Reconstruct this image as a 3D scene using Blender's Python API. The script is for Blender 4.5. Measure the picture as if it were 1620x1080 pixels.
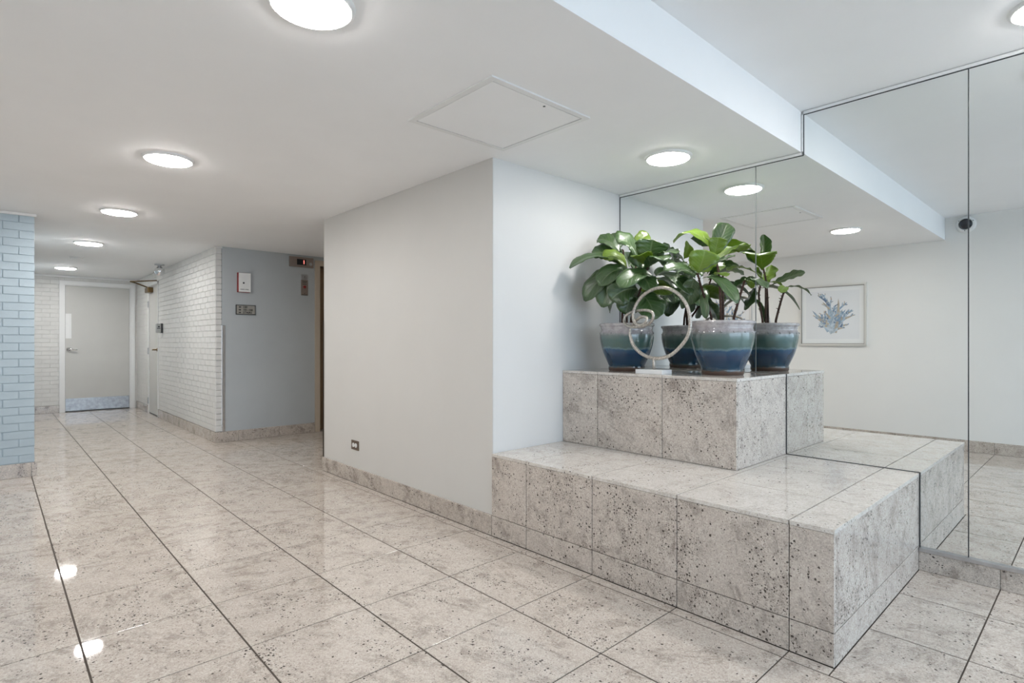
import bpy, bmesh, math, random
from mathutils import Vector, Matrix

# ------------------------------------------------------------------ camera, world, exposure
for o in list(bpy.data.objects):
    bpy.data.objects.remove(o)
scene = bpy.context.scene
COL = scene.collection
PI = math.pi

cam_d = bpy.data.cameras.new('camera')
cam = bpy.data.objects.new('camera', cam_d)
COL.objects.link(cam)
cam.location = (0, 0, 1.1256)
cam.rotation_euler = (PI / 2, 0, -0.7495)
cam_d.sensor_width = 36
cam_d.lens = 883.5 / 1620 * 36
cam_d.shift_x = -0.3 / 1620
cam_d.shift_y = 1.5 / 1620
cam_d.clip_start = 0.05
scene.camera = cam

world = bpy.data.worlds.new('World')
scene.world = world
world.use_nodes = True
bg = world.node_tree.nodes['Background']
bg.inputs['Color'].default_value = (0.655, 0.825, 1.0, 1)      # even, overcast daylight
bg.inputs['Strength'].default_value = 5.6

scene.view_settings.view_transform = 'Standard'
scene.view_settings.look = 'None'
scene.view_settings.gamma = 1
scene.view_settings.use_curve_mapping = False
scene.view_settings.exposure = 0.10
LED = 100.0                                                    # radiance of the ceiling light diffusers
LED_COL = (1.0, 0.97, 0.94, 1)

# daylight enters through the glazed entrance behind the photographer (a portal only guides sampling)
pl = bpy.data.lights.new('daylight_portal', 'AREA')
pl.shape = 'RECTANGLE'
pl.size = 3.9
pl.size_y = 2.3
pl.cycles.is_portal = True
po = bpy.data.objects.new('daylight_portal', pl)
COL.objects.link(po)
po.location = (1.37, -3.02, 1.2)
po.rotation_euler = (PI / 2, 0, 0)

# ------------------------------------------------------------------ dimensions (metres)
ZC, ZU = 2.207, 2.437            # lower ceiling, raised ceiling near the entrance
YS = 1.205                       # step between the two ceilings
XM = 3.372                       # mirror wall
XW = -0.63                       # picture wall
XL = 2.14                        # long painted wall
XP, YP, ZP = 2.128, 0.653, 0.478 # stone platform front, side and top
YW = 2.465                       # pale wall behind the plants
XQ, YQ, ZQ = 2.748, 1.29, 0.943  # pedestal front, side and top
YLE = 4.735                      # far end of the long wall
YB = 6.2                         # blue brick wall
YE = 6.85                        # lift wall
XB = 1.835                       # white brick wall
YF = 11.51                       # end of the corridor
YN = -3.0                        # entrance
BH = 0.118                       # baseboard height
T = 0.4572
TX, TY = 0.241, 2.633

# ------------------------------------------------------------------ object helpers
def link(name, data, parent=None, loc=(0, 0, 0), rot=None):
    o = bpy.data.objects.new(name, data)
    COL.objects.link(o)
    o.location = loc
    if rot is not None:
        o.rotation_euler = rot
    if parent:
        o.parent = parent
    return o

def tag(o, label=None, cat=None, group=None, kind=None):
    if label: o['label'] = label
    if cat: o['category'] = cat
    if group: o['group'] = group
    if kind: o['kind'] = kind
    return o

def thing(name, label, cat, loc=(0, 0, 0), rot=None, group=None, kind=None):
    return tag(link(name, None, None, loc, rot), label, cat, group, kind)

def mesh_of(bm, mat, smooth=False, name='mesh'):
    me = bpy.data.meshes.new(name)
    bmesh.ops.recalc_face_normals(bm, faces=bm.faces)
    if smooth:
        for f in bm.faces: f.smooth = True
    bm.to_mesh(me)
    bm.free()
    if mat: me.materials.append(mat)
    return me

def obj(name, bm, mat, parent=None, loc=(0, 0, 0), rot=None, smooth=False):
    return link(name, mesh_of(bm, mat, smooth, name), parent, loc, rot)

def bx(bm, x0, x1, y0, y1, z0, z1):
    vs = [bm.verts.new(p) for p in ((x0,y0,z0),(x1,y0,z0),(x1,y1,z0),(x0,y1,z0),(x0,y0,z1),(x1,y0,z1),(x1,y1,z1),(x0,y1,z1))]
    for f in ((0,3,2,1),(4,5,6,7),(0,1,5,4),(1,2,6,5),(2,3,7,6),(3,0,4,7)):
        bm.faces.new([vs[i] for i in f])
    return bm

def box(*a):
    return bx(bmesh.new(), *a)

def rbox(x0, x1, y0, y1, z0, z1, r=0.003, seg=2):
    bm = box(x0, x1, y0, y1, z0, z1)
    bmesh.ops.bevel(bm, geom=bm.edges[:], offset=r, segments=seg, affect='EDGES', profile=0.6)
    return bm

def slab(bm, w, h, t, c=0.0015, m=None):
    """a flat piece in XY, face towards +Z, back at z=0, chamfered front edge"""
    rings = []
    for (a, b, z) in ((w/2, h/2, 0), (w/2, h/2, t - c), (w/2 - c, h/2 - c, t)):
        rings.append([Vector((-a, -b, z)), Vector((a, -b, z)), Vector((a, b, z)), Vector((-a, b, z))])
    if m is not None:
        rings = [[m @ p for p in r] for r in rings]
    rings = [[bm.verts.new(p) for p in r] for r in rings]
    bm.faces.new(rings[0][::-1])
    bm.faces.new(rings[2])
    for a, b in ((0, 1), (1, 2)):
        for i in range(4):
            j = (i + 1) % 4
            bm.faces.new((rings[a][i], rings[a][j], rings[b][j], rings[b][i]))
    return bm

def frame_mat(n):
    u, v = {'-x': ((0,-1,0),(0,0,1)), '+x': ((0,1,0),(0,0,1)), '-y': ((1,0,0),(0,0,1)), '+y': ((-1,0,0),(0,0,1)), '+z': ((1,0,0),(0,1,0)), '-z': ((1,0,0),(0,-1,0))}[n]
    u, v = Vector(u), Vector(v)
    w = u.cross(v)
    return Matrix((u, v, w)).transposed()

ROT = {n: frame_mat(n).to_euler() for n in ('-x', '+x', '-y', '+y', '+z', '-z')}
SLABS = {}
def piece(name, c, w, h, t, n, parent, mat, gap=0.0025, chamfer=0.0012):
    """one stone or tile piece; c = centre of its back face, face normal n; alike pieces share a mesh"""
    key = (round(w, 3), round(h, 3), round(t, 4), round(gap, 4), mat.name)
    if key not in SLABS:
        SLABS[key] = mesh_of(slab(bmesh.new(), w - gap, h - gap, t, chamfer), mat, name=name)
    return link(name, SLABS[key], parent, c, ROT[n])

def lathe(bm, prof, seg=32, c=(0, 0, 0), cap=True, axis='z'):
    rings = []
    for r, z in prof:
        ring = []
        for k in range(seg):
            a = 2 * PI * k / seg
            if axis == 'z': p = (c[0] + r*math.cos(a), c[1] + r*math.sin(a), c[2] + z)
            elif axis == 'y': p = (c[0] + r*math.cos(a), c[1] + z, c[2] + r*math.sin(a))
            else: p = (c[0] + z, c[1] + r*math.cos(a), c[2] + r*math.sin(a))
            ring.append(bm.verts.new(p))
        rings.append(ring)
    for a, b in zip(rings, rings[1:]):
        for k in range(seg):
            j = (k + 1) % seg
            bm.faces.new((a[k], a[j], b[j], b[k]))
    if cap:
        bm.faces.new(rings[0][::-1]); bm.faces.new(rings[-1])
    return bm

def spline(pts, n=8):
    pts = [Vector(p) for p in pts]
    out = []
    for i in range(len(pts) - 1):
        p0 = pts[max(i-1, 0)]; p1 = pts[i]; p2 = pts[i+1]; p3 = pts[min(i+2, len(pts)-1)]
        for k in range(n):
            t = k / n
            out.append(0.5*((2*p1) + (p2-p0)*t + (2*p0-5*p1+4*p2-p3)*t*t + (3*p1-p0-3*p2+p3)*t**3))
    out.append(pts[-1])
    return out

def tube(bm, pts, rad, seg=8):
    """rad: number or function of 0..1"""
    pts = [Vector(p) for p in pts]
    n = len(pts)
    up = Vector((0.3, 0.5, 0.81)).normalized()
    rings = []
    for i, p in enumerate(pts):
        t = (pts[min(i+1, n-1)] - pts[max(i-1, 0)]).normalized()
        b = t.cross(up)
        if b.length < 1e-4: b = t.cross(Vector((1, 0, 0)))
        b.normalize()
        up = b.cross(t).normalized()
        r = rad(i/(n-1)) if callable(rad) else rad
        rings.append([bm.verts.new(p + (b*math.cos(2*PI*k/seg) + up*math.sin(2*PI*k/seg))*r) for k in range(seg)])
    for a, c in zip(rings, rings[1:]):
        for k in range(seg):
            j = (k+1) % seg
            bm.faces.new((a[k], a[j], c[j], c[k]))
    bm.faces.new(rings[0][::-1]); bm.faces.new(rings[-1])
    return bm

def text(name, s, size, mat, parent, loc, n, ext=0.0008, align='LEFT'):
    cu = bpy.data.curves.new(name, 'FONT')
    cu.body = s; cu.size = size; cu.extrude = ext; cu.align_x = align; cu.offset = size*0.02; cu.align_y = 'CENTER'
    tmp = bpy.data.objects.new('tmp', cu)
    COL.objects.link(tmp)
    dg = bpy.context.evaluated_depsgraph_get()
    me = bpy.data.meshes.new_from_object(tmp.evaluated_get(dg))
    bpy.data.objects.remove(tmp)
    me.materials.clear(); me.materials.append(mat)
    return link(name, me, parent, loc, ROT[n])

# ------------------------------------------------------------------ materials
def nt(name):
    m = bpy.data.materials.new(name)
    m.use_nodes = True
    t = m.node_tree
    return m, t, t.nodes['Principled BSDF']

def N(t, kind, **kw):
    n = t.nodes.new(kind)
    for k, v in kw.items():
        if k.startswith('i_'): n.inputs[k[2:].replace('_', ' ')].default_value = v
        else: setattr(n, k, v)
    return n

def mixc(t, f, a, b, blend='MIX'):
    n = t.nodes.new('ShaderNodeMix'); n.data_type = 'RGBA'; n.blend_type = blend
    for s, v in ((n.inputs[0], f), (n.inputs[6], a), (n.inputs[7], b)):
        if isinstance(v, (tuple, list)): s.default_value = tuple(v) + ((1,) if len(v) == 3 else ())
        elif isinstance(v, (int, float)): s.default_value = v
        else: t.links.new(v, s)
    return n.outputs[2]

def ramp(t, src, stops, mode='LINEAR'):
    n = t.nodes.new('ShaderNodeValToRGB')
    e = n.color_ramp.elements
    n.color_ramp.interpolation = mode
    while len(e) < len(stops): e.new(0.5)
    for x, (p, c) in zip(e, stops):
        x.position = p
        x.color = (c, c, c, 1) if isinstance(c, (int, float)) else tuple(c) + (1,)
    t.links.new(src, n.inputs[0])
    return n.outputs[0]

def math_(t, op, a, b=0.0, c=None):
    n = t.nodes.new('ShaderNodeMath'); n.operation = op
    for s, v in zip(n.inputs, (a, b, c)):
        if v is None: continue
        if isinstance(v, (int, float)): s.default_value = v
        else: t.links.new(v, s)
    return n.outputs[0]

def coords(t, random_offset=True, scale=(1, 1, 1)):
    tc = N(t, 'ShaderNodeTexCoord')
    mp = N(t, 'ShaderNodeMapping')
    mp.inputs['Scale'].default_value = scale
    t.links.new(tc.outputs['Object'], mp.inputs['Vector'])
    if random_offset:
        oi = N(t, 'ShaderNodeObjectInfo')
        cb = N(t, 'ShaderNodeCombineXYZ')
        for i, k in enumerate((37.0, 91.0, 53.0)):
            t.links.new(math_(t, 'MULTIPLY', oi.outputs['Random'], k), cb.inputs[i])
        t.links.new(cb.outputs[0], mp.inputs['Location'])
    return mp.outputs['Vector']

def granite(name, light, mid, dark, rough, speck=1.0, vein=1.0):
    m, t, b = nt(name)
    v = coords(t, True)
    oi = N(t, 'ShaderNodeObjectInfo')
    # a second, elongated coordinate set turned differently on every piece: the drift of the stone
    rt = N(t, 'ShaderNodeVectorRotate', rotation_type='Z_AXIS')
    t.links.new(v, rt.inputs['Vector'])
    t.links.new(math_(t, 'MULTIPLY_ADD', oi.outputs['Random'], 1.5, 0.2), rt.inputs['Angle'])
    st = N(t, 'ShaderNodeMapping'); st.inputs['Scale'].default_value = (1.0, 2.6, 1.6)
    t.links.new(rt.outputs[0], st.inputs['Vector'])
    d = st.outputs[0]
    n1 = N(t, 'ShaderNodeTexNoise', i_Scale=9.0, i_Detail=10.0, i_Roughness=0.72, i_Distortion=0.3)
    n2 = N(t, 'ShaderNodeTexNoise', i_Scale=1.9, i_Detail=8.0, i_Roughness=0.66, i_Distortion=0.6)
    n3 = N(t, 'ShaderNodeTexNoise', i_Scale=170.0, i_Detail=3.0, i_Roughness=0.7)
    n4 = N(t, 'ShaderNodeTexNoise', i_Scale=2.4, i_Detail=6.0, i_Roughness=0.65, i_Distortion=0.5)
    cr = N(t, 'ShaderNodeTexVoronoi', i_Scale=110.0)
    vo = N(t, 'ShaderNodeTexVoronoi', i_Scale=84.0)
    vo2 = N(t, 'ShaderNodeTexVoronoi', i_Scale=170.0)
    wob = N(t, 'ShaderNodeTexNoise', i_Scale=70.0, i_Detail=3.0)
    for n in (n1, n3, wob): t.links.new(v, n.inputs['Vector'])
    for n in (n2, n4): t.links.new(d, n.inputs['Vector'])
    wv = t.nodes.new('ShaderNodeVectorMath'); wv.operation = 'MULTIPLY_ADD'
    t.links.new(wob.outputs['Color'], wv.inputs[0]); wv.inputs[1].default_value = (0.011,)*3
    t.links.new(v, wv.inputs[2])
    for n in (vo, vo2, cr): t.links.new(wv.outputs[0], n.inputs['Vector'])
    col = mixc(t, ramp(t, n1.outputs['Fac'], [(0.30, 0.0), (0.58, 1.0)]), mid, light)
    # crystals of slightly different greys
    cs = N(t, 'ShaderNodeSeparateColor'); t.links.new(cr.outputs['Color'], cs.inputs[0])
    col = mixc(t, 0.28, col, ramp(t, cs.outputs[1], [(0.0, 0.30), (0.5, 0.5), (1.0, 0.72)]), 'OVERLAY')
    # thin dark drifts following the grain
    drift = ramp(t, n2.outputs['Fac'], [(0.455, 0.0), (0.495, 1.0), (0.515, 0.7), (0.55, 0.0)])
    brk = ramp(t, n1.outputs['Fac'], [(0.40, 0.85), (0.56, 0.05)])
    col = mixc(t, math_(t, 'MULTIPLY', math_(t, 'MULTIPLY', drift, brk), 0.62*vein), col, dark)
    # fine grain
    col = mixc(t, 0.42, col, ramp(t, n3.outputs['Fac'], [(0.25, 0.10), (0.5, 0.50), (0.75, 0.92)]), 'OVERLAY')
    # dark mineral specks, scattered thinly and crowded in drifts
    dens = ramp(t, n4.outputs['Fac'], [(0.40, 0.07), (0.50, 0.18), (0.56, 0.50), (0.64, 1.0)])
    dens = math_(t, 'MULTIPLY', dens, math_(t, 'MULTIPLY_ADD', oi.outputs['Random'], 0.7, 0.65))
    sel = N(t, 'ShaderNodeSeparateColor'); t.links.new(vo.outputs['Color'], sel.inputs[0])
    on = math_(t, 'LESS_THAN', sel.outputs[0], math_(t, 'MULTIPLY', dens, 0.50*speck))
    size = math_(t, 'MULTIPLY_ADD', sel.outputs[1], 0.34, 0.14)
    spot = math_(t, 'SMOOTH_MIN', 1.0, math_(t, 'MAXIMUM', math_(t, 'MULTIPLY', math_(t, 'SUBTRACT', size, vo.outputs['Distance']), 9.0), 0.0), 0.1)
    col = mixc(t, math_(t, 'MULTIPLY', math_(t, 'MULTIPLY', on, spot), 0.92), col, (0.040, 0.030, 0.026))
    sel2 = N(t, 'ShaderNodeSeparateColor'); t.links.new(vo2.outputs['Color'], sel2.inputs[0])
    on2 = math_(t, 'LESS_THAN', sel2.outputs[0], math_(t, 'MULTIPLY', dens, 0.45*speck))
    spot2 = ramp(t, vo2.outputs['Distance'], [(0.0, 1.0), (0.22, 1.0), (0.42, 0.0)])
    col = mixc(t, math_(t, 'MULTIPLY', math_(t, 'MULTIPLY', on2, spot2), 0.75), col, (0.11, 0.085, 0.07))
    t.links.new(col, b.inputs['Base Color'])
    b.inputs['Roughness'].default_value = rough
    b.inputs['Specular IOR Level'].default_value = 0.5
    return m

def paint(name, col, rough=0.55, var=0.03, bump=0.0, scale=3.0):
    m, t, b = nt(name)
    v = coords(t, False)
    n = N(t, 'ShaderNodeTexNoise', i_Scale=scale, i_Detail=5.0, i_Roughness=0.55)
    t.links.new(v, n.inputs['Vector'])
    d = tuple(max(0, c*(1-var)) for c in col); l = tuple(min(1, c*(1+var)) for c in col)
    t.links.new(mixc(t, ramp(t, n.outputs['Fac'], [(0.3, 0.0), (0.7, 1.0)]), d, l), b.inputs['Base Color'])
    b.inputs['Roughness'].default_value = rough
    if bump:
        n2 = N(t, 'ShaderNodeTexNoise', i_Scale=90.0, i_Detail=4.0, i_Roughness=0.6)
        t.links.new(v, n2.inputs['Vector'])
        bp = N(t, 'ShaderNodeBump', i_Strength=bump, i_Distance=0.002)
        t.links.new(n2.outputs['Fac'], bp.inputs['Height'])
        t.links.new(bp.outputs[0], b.inputs['Normal'])
    return m

def metal(name, col, rough, brush=0.0, metallic=1.0):
    m, t, b = nt(name)
    v = coords(t, False, (1, 1, 1))
    n = N(t, 'ShaderNodeTexNoise', i_Scale=18.0, i_Detail=5.0, i_Roughness=0.65)
    t.links.new(v, n.inputs['Vector'])
    t.links.new(mixc(t, n.outputs['Fac'], tuple(c*(1-brush) for c in col), col), b.inputs['Base Color'])
    b.inputs['Metallic'].default_value = metallic
    b.inputs['Roughness'].default_value = rough
    return m

def plain(name, col, rough=0.5, metallic=0.0, spec=0.5):
    return metal(name, col, rough, 0.06, metallic)

def emit(name, col, s):
    m, t, b = nt(name)
    b.inputs['Base Color'].default_value = (0.8, 0.8, 0.8, 1)
    b.inputs['Emission Color'].default_value = col
    b.inputs['Emission Strength'].default_value = s
    return m

M = {}
M['floor_stone'] = granite('floor_stone', (0.595, 0.53, 0.47), (0.515, 0.45, 0.395), (0.20, 0.16, 0.13), 0.035, 1.05, 0.9)
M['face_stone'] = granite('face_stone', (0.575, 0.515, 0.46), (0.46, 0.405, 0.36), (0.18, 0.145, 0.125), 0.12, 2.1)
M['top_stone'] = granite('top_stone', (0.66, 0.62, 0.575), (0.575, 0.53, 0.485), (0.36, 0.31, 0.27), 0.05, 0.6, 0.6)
M['base_stone'] = granite('base_stone', (0.53, 0.47, 0.415), (0.41, 0.355, 0.31), (0.15, 0.12, 0.10), 0.12, 1.6)
M['grout'] = paint('grout', (0.075, 0.058, 0.045), 0.8)
M['grout_pale'] = paint('grout_pale', (0.12, 0.10, 0.085), 0.8)
M['ceiling_paint'] = paint('ceiling_paint', (0.91, 0.91, 0.91), 0.7, 0.012, 0.08)
M['wall_white'] = paint('wall_white', (0.68, 0.675, 0.665), 0.5, 0.012, 0.05)
M['wall_cream'] = paint('wall_cream', (0.79, 0.78, 0.755), 0.5, 0.012, 0.05)
M['wall_grey'] = paint('wall_grey', (0.625, 0.612, 0.585), 0.5, 0.012, 0.05)
M['lift_wall_paint'] = paint('lift_wall_paint', (0.47, 0.50, 0.515), 0.38, 0.03, 0.05)
M['white_brick'] = paint('white_brick', (0.70, 0.69, 0.665), 0.42, 0.04, 0.25, 9.0)
M['blue_brick'] = paint('blue_brick', (0.42, 0.505, 0.56), 0.42, 0.04, 0.25, 9.0)
M['white_trim'] = paint('white_trim', (0.80, 0.80, 0.79), 0.35, 0.01)
M['door_paint'] = paint('door_paint', (0.56, 0.55, 0.52), 0.35, 0.02)
M['chrome'] = metal('chrome', (0.88, 0.88, 0.89), 0.16, 0.15)
M['brushed_steel'] = metal('brushed_steel', (0.66, 0.66, 0.68), 0.32, 0.45)
M['bronze'] = metal('bronze', (0.20, 0.13, 0.06), 0.38, 0.4)
M['dark_guard'] = plain('dark_guard', (0.14, 0.115, 0.09), 0.45)
M['black'] = plain('black', (0.012, 0.012, 0.014), 0.35)
M['dark_edge'] = plain('dark_edge', (0.03, 0.035, 0.04), 0.4)
M['white_plastic'] = plain('white_plastic', (0.84, 0.84, 0.83), 0.35)
M['grey_plastic'] = plain('grey_plastic', (0.42, 0.42, 0.41), 0.4)
M['worn_steel'] = metal('worn_steel', (0.56, 0.56, 0.57), 0.36, 0.75)
M['seam_grey'] = plain('seam_grey', (0.16, 0.17, 0.175), 0.4)
M['shade_taupe'] = plain('shade_taupe', (0.26, 0.24, 0.21), 0.45)
M['beige_frame'] = paint('beige_frame', (0.52, 0.44, 0.35), 0.35, 0.03)
M['lift_door'] = metal('lift_door', (0.30, 0.20, 0.12), 0.35, 0.2, 0.6)
def led(f):
    k = 'led_%d' % round(f*100)
    if k not in M: M[k] = emit(k, LED_COL, LED*f)
    return M[k]
M['red_glow'] = emit('red_glow', (1.0, 0.16, 0.13, 1), 1.6)
M['red'] = plain('red', (0.30, 0.03, 0.03), 0.4)
M['maroon'] = plain('maroon', (0.22, 0.06, 0.05), 0.4)
M['rose_steel'] = metal('rose_steel', (0.40, 0.33, 0.29), 0.38, 0.3, 0.7)
M['sign_grey'] = plain('sign_grey', (0.33, 0.315, 0.28), 0.45)
M['outlet_brown'] = metal('outlet_brown', (0.16, 0.115, 0.08), 0.4, 0.3, 0.3)
M['marble'] = paint('marble', (0.82, 0.82, 0.82), 0.25, 0.06, 0.0, 14.0)
M['soil'] = paint('soil', (0.035, 0.024, 0.016), 0.95, 0.5, 1.0, 60.0)
M['bark'] = paint('bark', (0.060, 0.030, 0.020), 0.8, 0.45, 1.0, 80.0)
M['silver_frame'] = metal('silver_frame', (0.80, 0.79, 0.76), 0.30, 0.1, 0.55)
M['mat_board'] = paint('mat_board', (0.80, 0.81, 0.81), 0.7, 0.01)
M['art_paper'] = paint('art_paper', (0.74, 0.755, 0.77), 0.7, 0.015)
M['dome_glass'] = plain('dome_glass', (0.018, 0.022, 0.030), 0.06)
M['pavement'] = paint('pavement', (0.50, 0.495, 0.485), 0.85, 0.08)
M['dark_frame'] = metal('dark_frame', (0.10, 0.10, 0.105), 0.4, 0.1, 0.6)

# silvered mirror, faintly green-grey
m_, t_, b_ = nt('mirror_silver')
b_.inputs['Base Color'].default_value = (0.85, 0.872, 0.865, 1)
b_.inputs['Metallic'].default_value = 1.0
b_.inputs['Roughness'].default_value = 0.0
M['mirror'] = m_

# clear glazing of the entrance: mostly transparent, a little reflection
m_, t_, b_ = nt('clear_glass')
tr = N(t_, 'ShaderNodeBsdfTransparent'); gl = N(t_, 'ShaderNodeBsdfGlossy'); mx = N(t_, 'ShaderNodeMixShader')
gl.inputs['Roughness'].default_value = 0.0
mx.inputs[0].default_value = 0.07
t_.links.new(tr.outputs[0], mx.inputs[1]); t_.links.new(gl.outputs[0], mx.inputs[2])
t_.links.new(mx.outputs[0], t_.nodes['Material Output'].inputs['Surface'])
M['glass'] = m_

def leaf_mat(name, blade, vein, trans, rough):
    m, t, b = nt(name)
    uv = N(t, 'ShaderNodeTexCoord')
    sx = N(t, 'ShaderNodeSeparateXYZ'); t.links.new(uv.outputs['UV'], sx.inputs[0])
    # u 0..1 along the leaf, v 0..1 across: midrib at v=.5, side veins slanting outwards
    av = math_(t, 'ABSOLUTE', math_(t, 'SUBTRACT', sx.outputs[1], 0.5))
    mid = ramp(t, av, [(0.0, 1.0), (0.016, 0.85), (0.035, 0.0)])
    ph = math_(t, 'SUBTRACT', math_(t, 'MULTIPLY', sx.outputs[0], 7.5), math_(t, 'MULTIPLY', av, 5.0))
    tri = math_(t, 'ABSOLUTE', math_(t, 'SUBTRACT', math_(t, 'FRACT', ph), 0.5))
    side = ramp(t, tri, [(0.0, 0.75), (0.03, 0.55), (0.09, 0.0)])
    vn = math_(t, 'MAXIMUM', mid, side)
    n = N(t, 'ShaderNodeTexNoise', i_Scale=22.0, i_Detail=4.0)
    t.links.new(uv.outputs['Object'], n.inputs['Vector'])
    oi = N(t, 'ShaderNodeObjectInfo')
    lo = tuple(c*0.62 for c in blade); hi = tuple(min(1, c*1.35) for c in blade)
    c1 = mixc(t, ramp(t, n.outputs['Fac'], [(0.3, 0.0), (0.7, 1.0)]), lo, blade)
    c1 = mixc(t, math_(t, 'MULTIPLY', oi.outputs['Random'], 0.7), c1, hi)
    col = mixc(t, math_(t, 'MULTIPLY', vn, 0.55), c1, vein)
    t.links.new(col, b.inputs['Base Color'])
    b.inputs['Roughness'].default_value = rough
    b.inputs['Specular IOR Level'].default_value = 1.0
    b.inputs['Coat Weight'].default_value = 0.35
    b.inputs['Coat Roughness'].default_value = 0.22
    bp = N(t, 'ShaderNodeBump', i_Strength=0.5, i_Distance=0.004)
    t.links.new(math_(t, 'ADD', math_(t, 'MULTIPLY', vn, -0.7), math_(t, 'MULTIPLY', n.outputs['Fac'], 0.6)), bp.inputs['Height'])
    t.links.new(bp.outputs[0], b.inputs['Normal'])
    tl = N(t, 'ShaderNodeBsdfTranslucent'); t.links.new(mixc(t, 0.6, col, trans), tl.inputs['Color'])
    mx = N(t, 'ShaderNodeMixShader'); mx.inputs[0].default_value = 0.30
    t.links.new(b.outputs[0], mx.inputs[1]); t.links.new(tl.outputs[0], mx.inputs[2])
    t.links.new(mx.outputs[0], t.nodes['Material Output'].inputs['Surface'])
    return m
M['leaf_mature'] = leaf_mat('leaf_mature', (0.060, 0.128, 0.036), (0.28, 0.35, 0.17), (0.19, 0.35, 0.03), 0.34)
M['leaf_young'] = leaf_mat('leaf_young', (0.165, 0.275, 0.018), (0.32, 0.40, 0.10), (0.38, 0.53, 0.02), 0.34)

# glazed pot: bare clay foot, deep blue, sage green running into lilac-grey rim
m_, t_, b_ = nt('glaze')
tc = N(t_, 'ShaderNodeTexCoord'); sp = N(t_, 'ShaderNodeSeparateXYZ')
t_.links.new(tc.outputs['Object'], sp.inputs[0])
nz = N(t_, 'ShaderNodeTexNoise', i_Scale=26.0, i_Detail=5.0, i_Roughness=0.7); t_.links.new(tc.outputs['Object'], nz.inputs['Vector'])
nl = N(t_, 'ShaderNodeTexNoise', i_Scale=6.0, i_Detail=3.0); t_.links.new(tc.outputs['Object'], nl.inputs['Vector'])
hz = math_(t_, 'ADD', math_(t_, 'DIVIDE', sp.outputs[2], 0.305), math_(t_, 'ADD', math_(t_, 'MULTIPLY', math_(t_, 'SUBTRACT', nz.outputs['Fac'], 0.5), 0.085), math_(t_, 'MULTIPLY', math_(t_, 'SUBTRACT', nl.outputs['Fac'], 0.5), 0.10)))
rc = ramp(t_, hz, [(0.0, (0.075, 0.036, 0.022)), (0.065, (0.085, 0.045, 0.03)), (0.09, (0.02, 0.04, 0.05)), (0.13, (0.001, 0.036, 0.080)),
                   (0.34, (0.001, 0.030, 0.082)), (0.435, (0.002, 0.055, 0.13)), (0.465, (0.11, 0.19, 0.21)), (0.50, (0.055, 0.11, 0.095)), (0.64, (0.070, 0.125, 0.11)),
                   (0.74, (0.14, 0.18, 0.17)), (0.80, (0.36, 0.335, 0.345)), (0.93, (0.50, 0.47, 0.475)), (1.0, (0.47, 0.44, 0.44))])
rc = mixc(t_, math_(t_, 'MULTIPLY', math_(t_, 'MULTIPLY', ramp(t_, nz.outputs['Fac'], [(0.35, 1.0), (0.55, 0.0)]), 0.4), ramp(t_, hz, [(0.66, 0.0), (0.8, 1.0)])), rc, (0.12, 0.10, 0.10))
rc = mixc(t_, math_(t_, 'MULTIPLY', ramp(t_, nl.outputs['Fac'], [(0.45, 0.0), (0.65, 1.0)]), ramp(t_, hz, [(0.46, 0.0), (0.5, 0.55), (0.72, 0.55), (0.8, 0.0)])), rc, (0.02, 0.09, 0.095))
t_.links.new(rc, b_.inputs['Base Color'])
b_.inputs['Roughness'].default_value = 0.10
b_.inputs['Coat Weight'].default_value = 0.7
b_.inputs['Coat Roughness'].default_value = 0.03
t_.links.new(ramp(t_, math_(t_, 'DIVIDE', sp.outputs[2], 0.305), [(0.0, 0.7), (0.07, 0.6), (0.09, 0.10)]), b_.inputs['Roughness'])
M['glaze'] = m_

# hammered silver-leaf of the ring sculpture
m_, t_, b_ = nt('silver_leaf')
v_ = coords(t_, False)
nz = N(t_, 'ShaderNodeTexNoise', i_Scale=110.0, i_Detail=4.0, i_Roughness=0.7); t_.links.new(v_, nz.inputs['Vector'])
t_.links.new(mixc(t_, ramp(t_, nz.outputs['Fac'], [(0.35, 0.0), (0.65, 1.0)]), (0.34, 0.30, 0.26), (0.70, 0.66, 0.60)), b_.inputs['Base Color'])
b_.inputs['Metallic'].default_value = 0.65
b_.inputs['Roughness'].default_value = 0.38
bp_ = N(t_, 'ShaderNodeBump', i_Strength=0.6, i_Distance=0.002); t_.links.new(nz.outputs['Fac'], bp_.inputs['Height'])
t_.links.new(bp_.outputs[0], b_.inputs['Normal'])
M['silver_leaf'] = m_
CORAL = [paint('coral_wash_%d' % i, c, 0.75, 0.25, 0.0, 40.0) for i, c in enumerate([(0.23, 0.33, 0.45), (0.34, 0.43, 0.52), (0.44, 0.39, 0.32), (0.12, 0.17, 0.27), (0.46, 0.53, 0.59)])]

# ------------------------------------------------------------------ the setting
def struct(name, bm, mat, label, cat, parent=None):
    o = obj(name, bm, mat, parent)
    return tag(o, label, cat, kind='structure')

# floor: dark grout bed with every stone tile laid on it
bm = box(XW - 0.14, 4.34, YN - 0.05, YF + 0.14, -0.12, -0.002)
floor = struct('floor', bm, M['grout'], 'polished speckled beige granite tile floor running down the corridor', 'floor')
XL_ = [XW] + [TX + k*T for k in range(-1, 8)]            # joint lines across the room
def rows(y0, y1):
    ys = [y0] + [TY + k*T for k in range(-20, 30) if y0 + 0.02 < TY + k*T < y1 - 0.02] + [y1]
    return list(zip(ys, ys[1:]))
COLS = [(XW, XL_[1], YN, YB), (XL_[1], XL_[2], YN, YB)]
COLS += [(XL_[k], XL_[k+1], YN, YF) for k in (2, 3, 4)]
COLS += [(XL_[5], XL_[6], YN, YE), (XL_[5], XB, YE, YF), (XL_[6], XP, YP, YLE)]
COLS += [(XL_[6], XL_[7], YN, YP), (XL_[7], XL_[8], YN, YP), (XL_[8], XM, YN, YP)]
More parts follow.
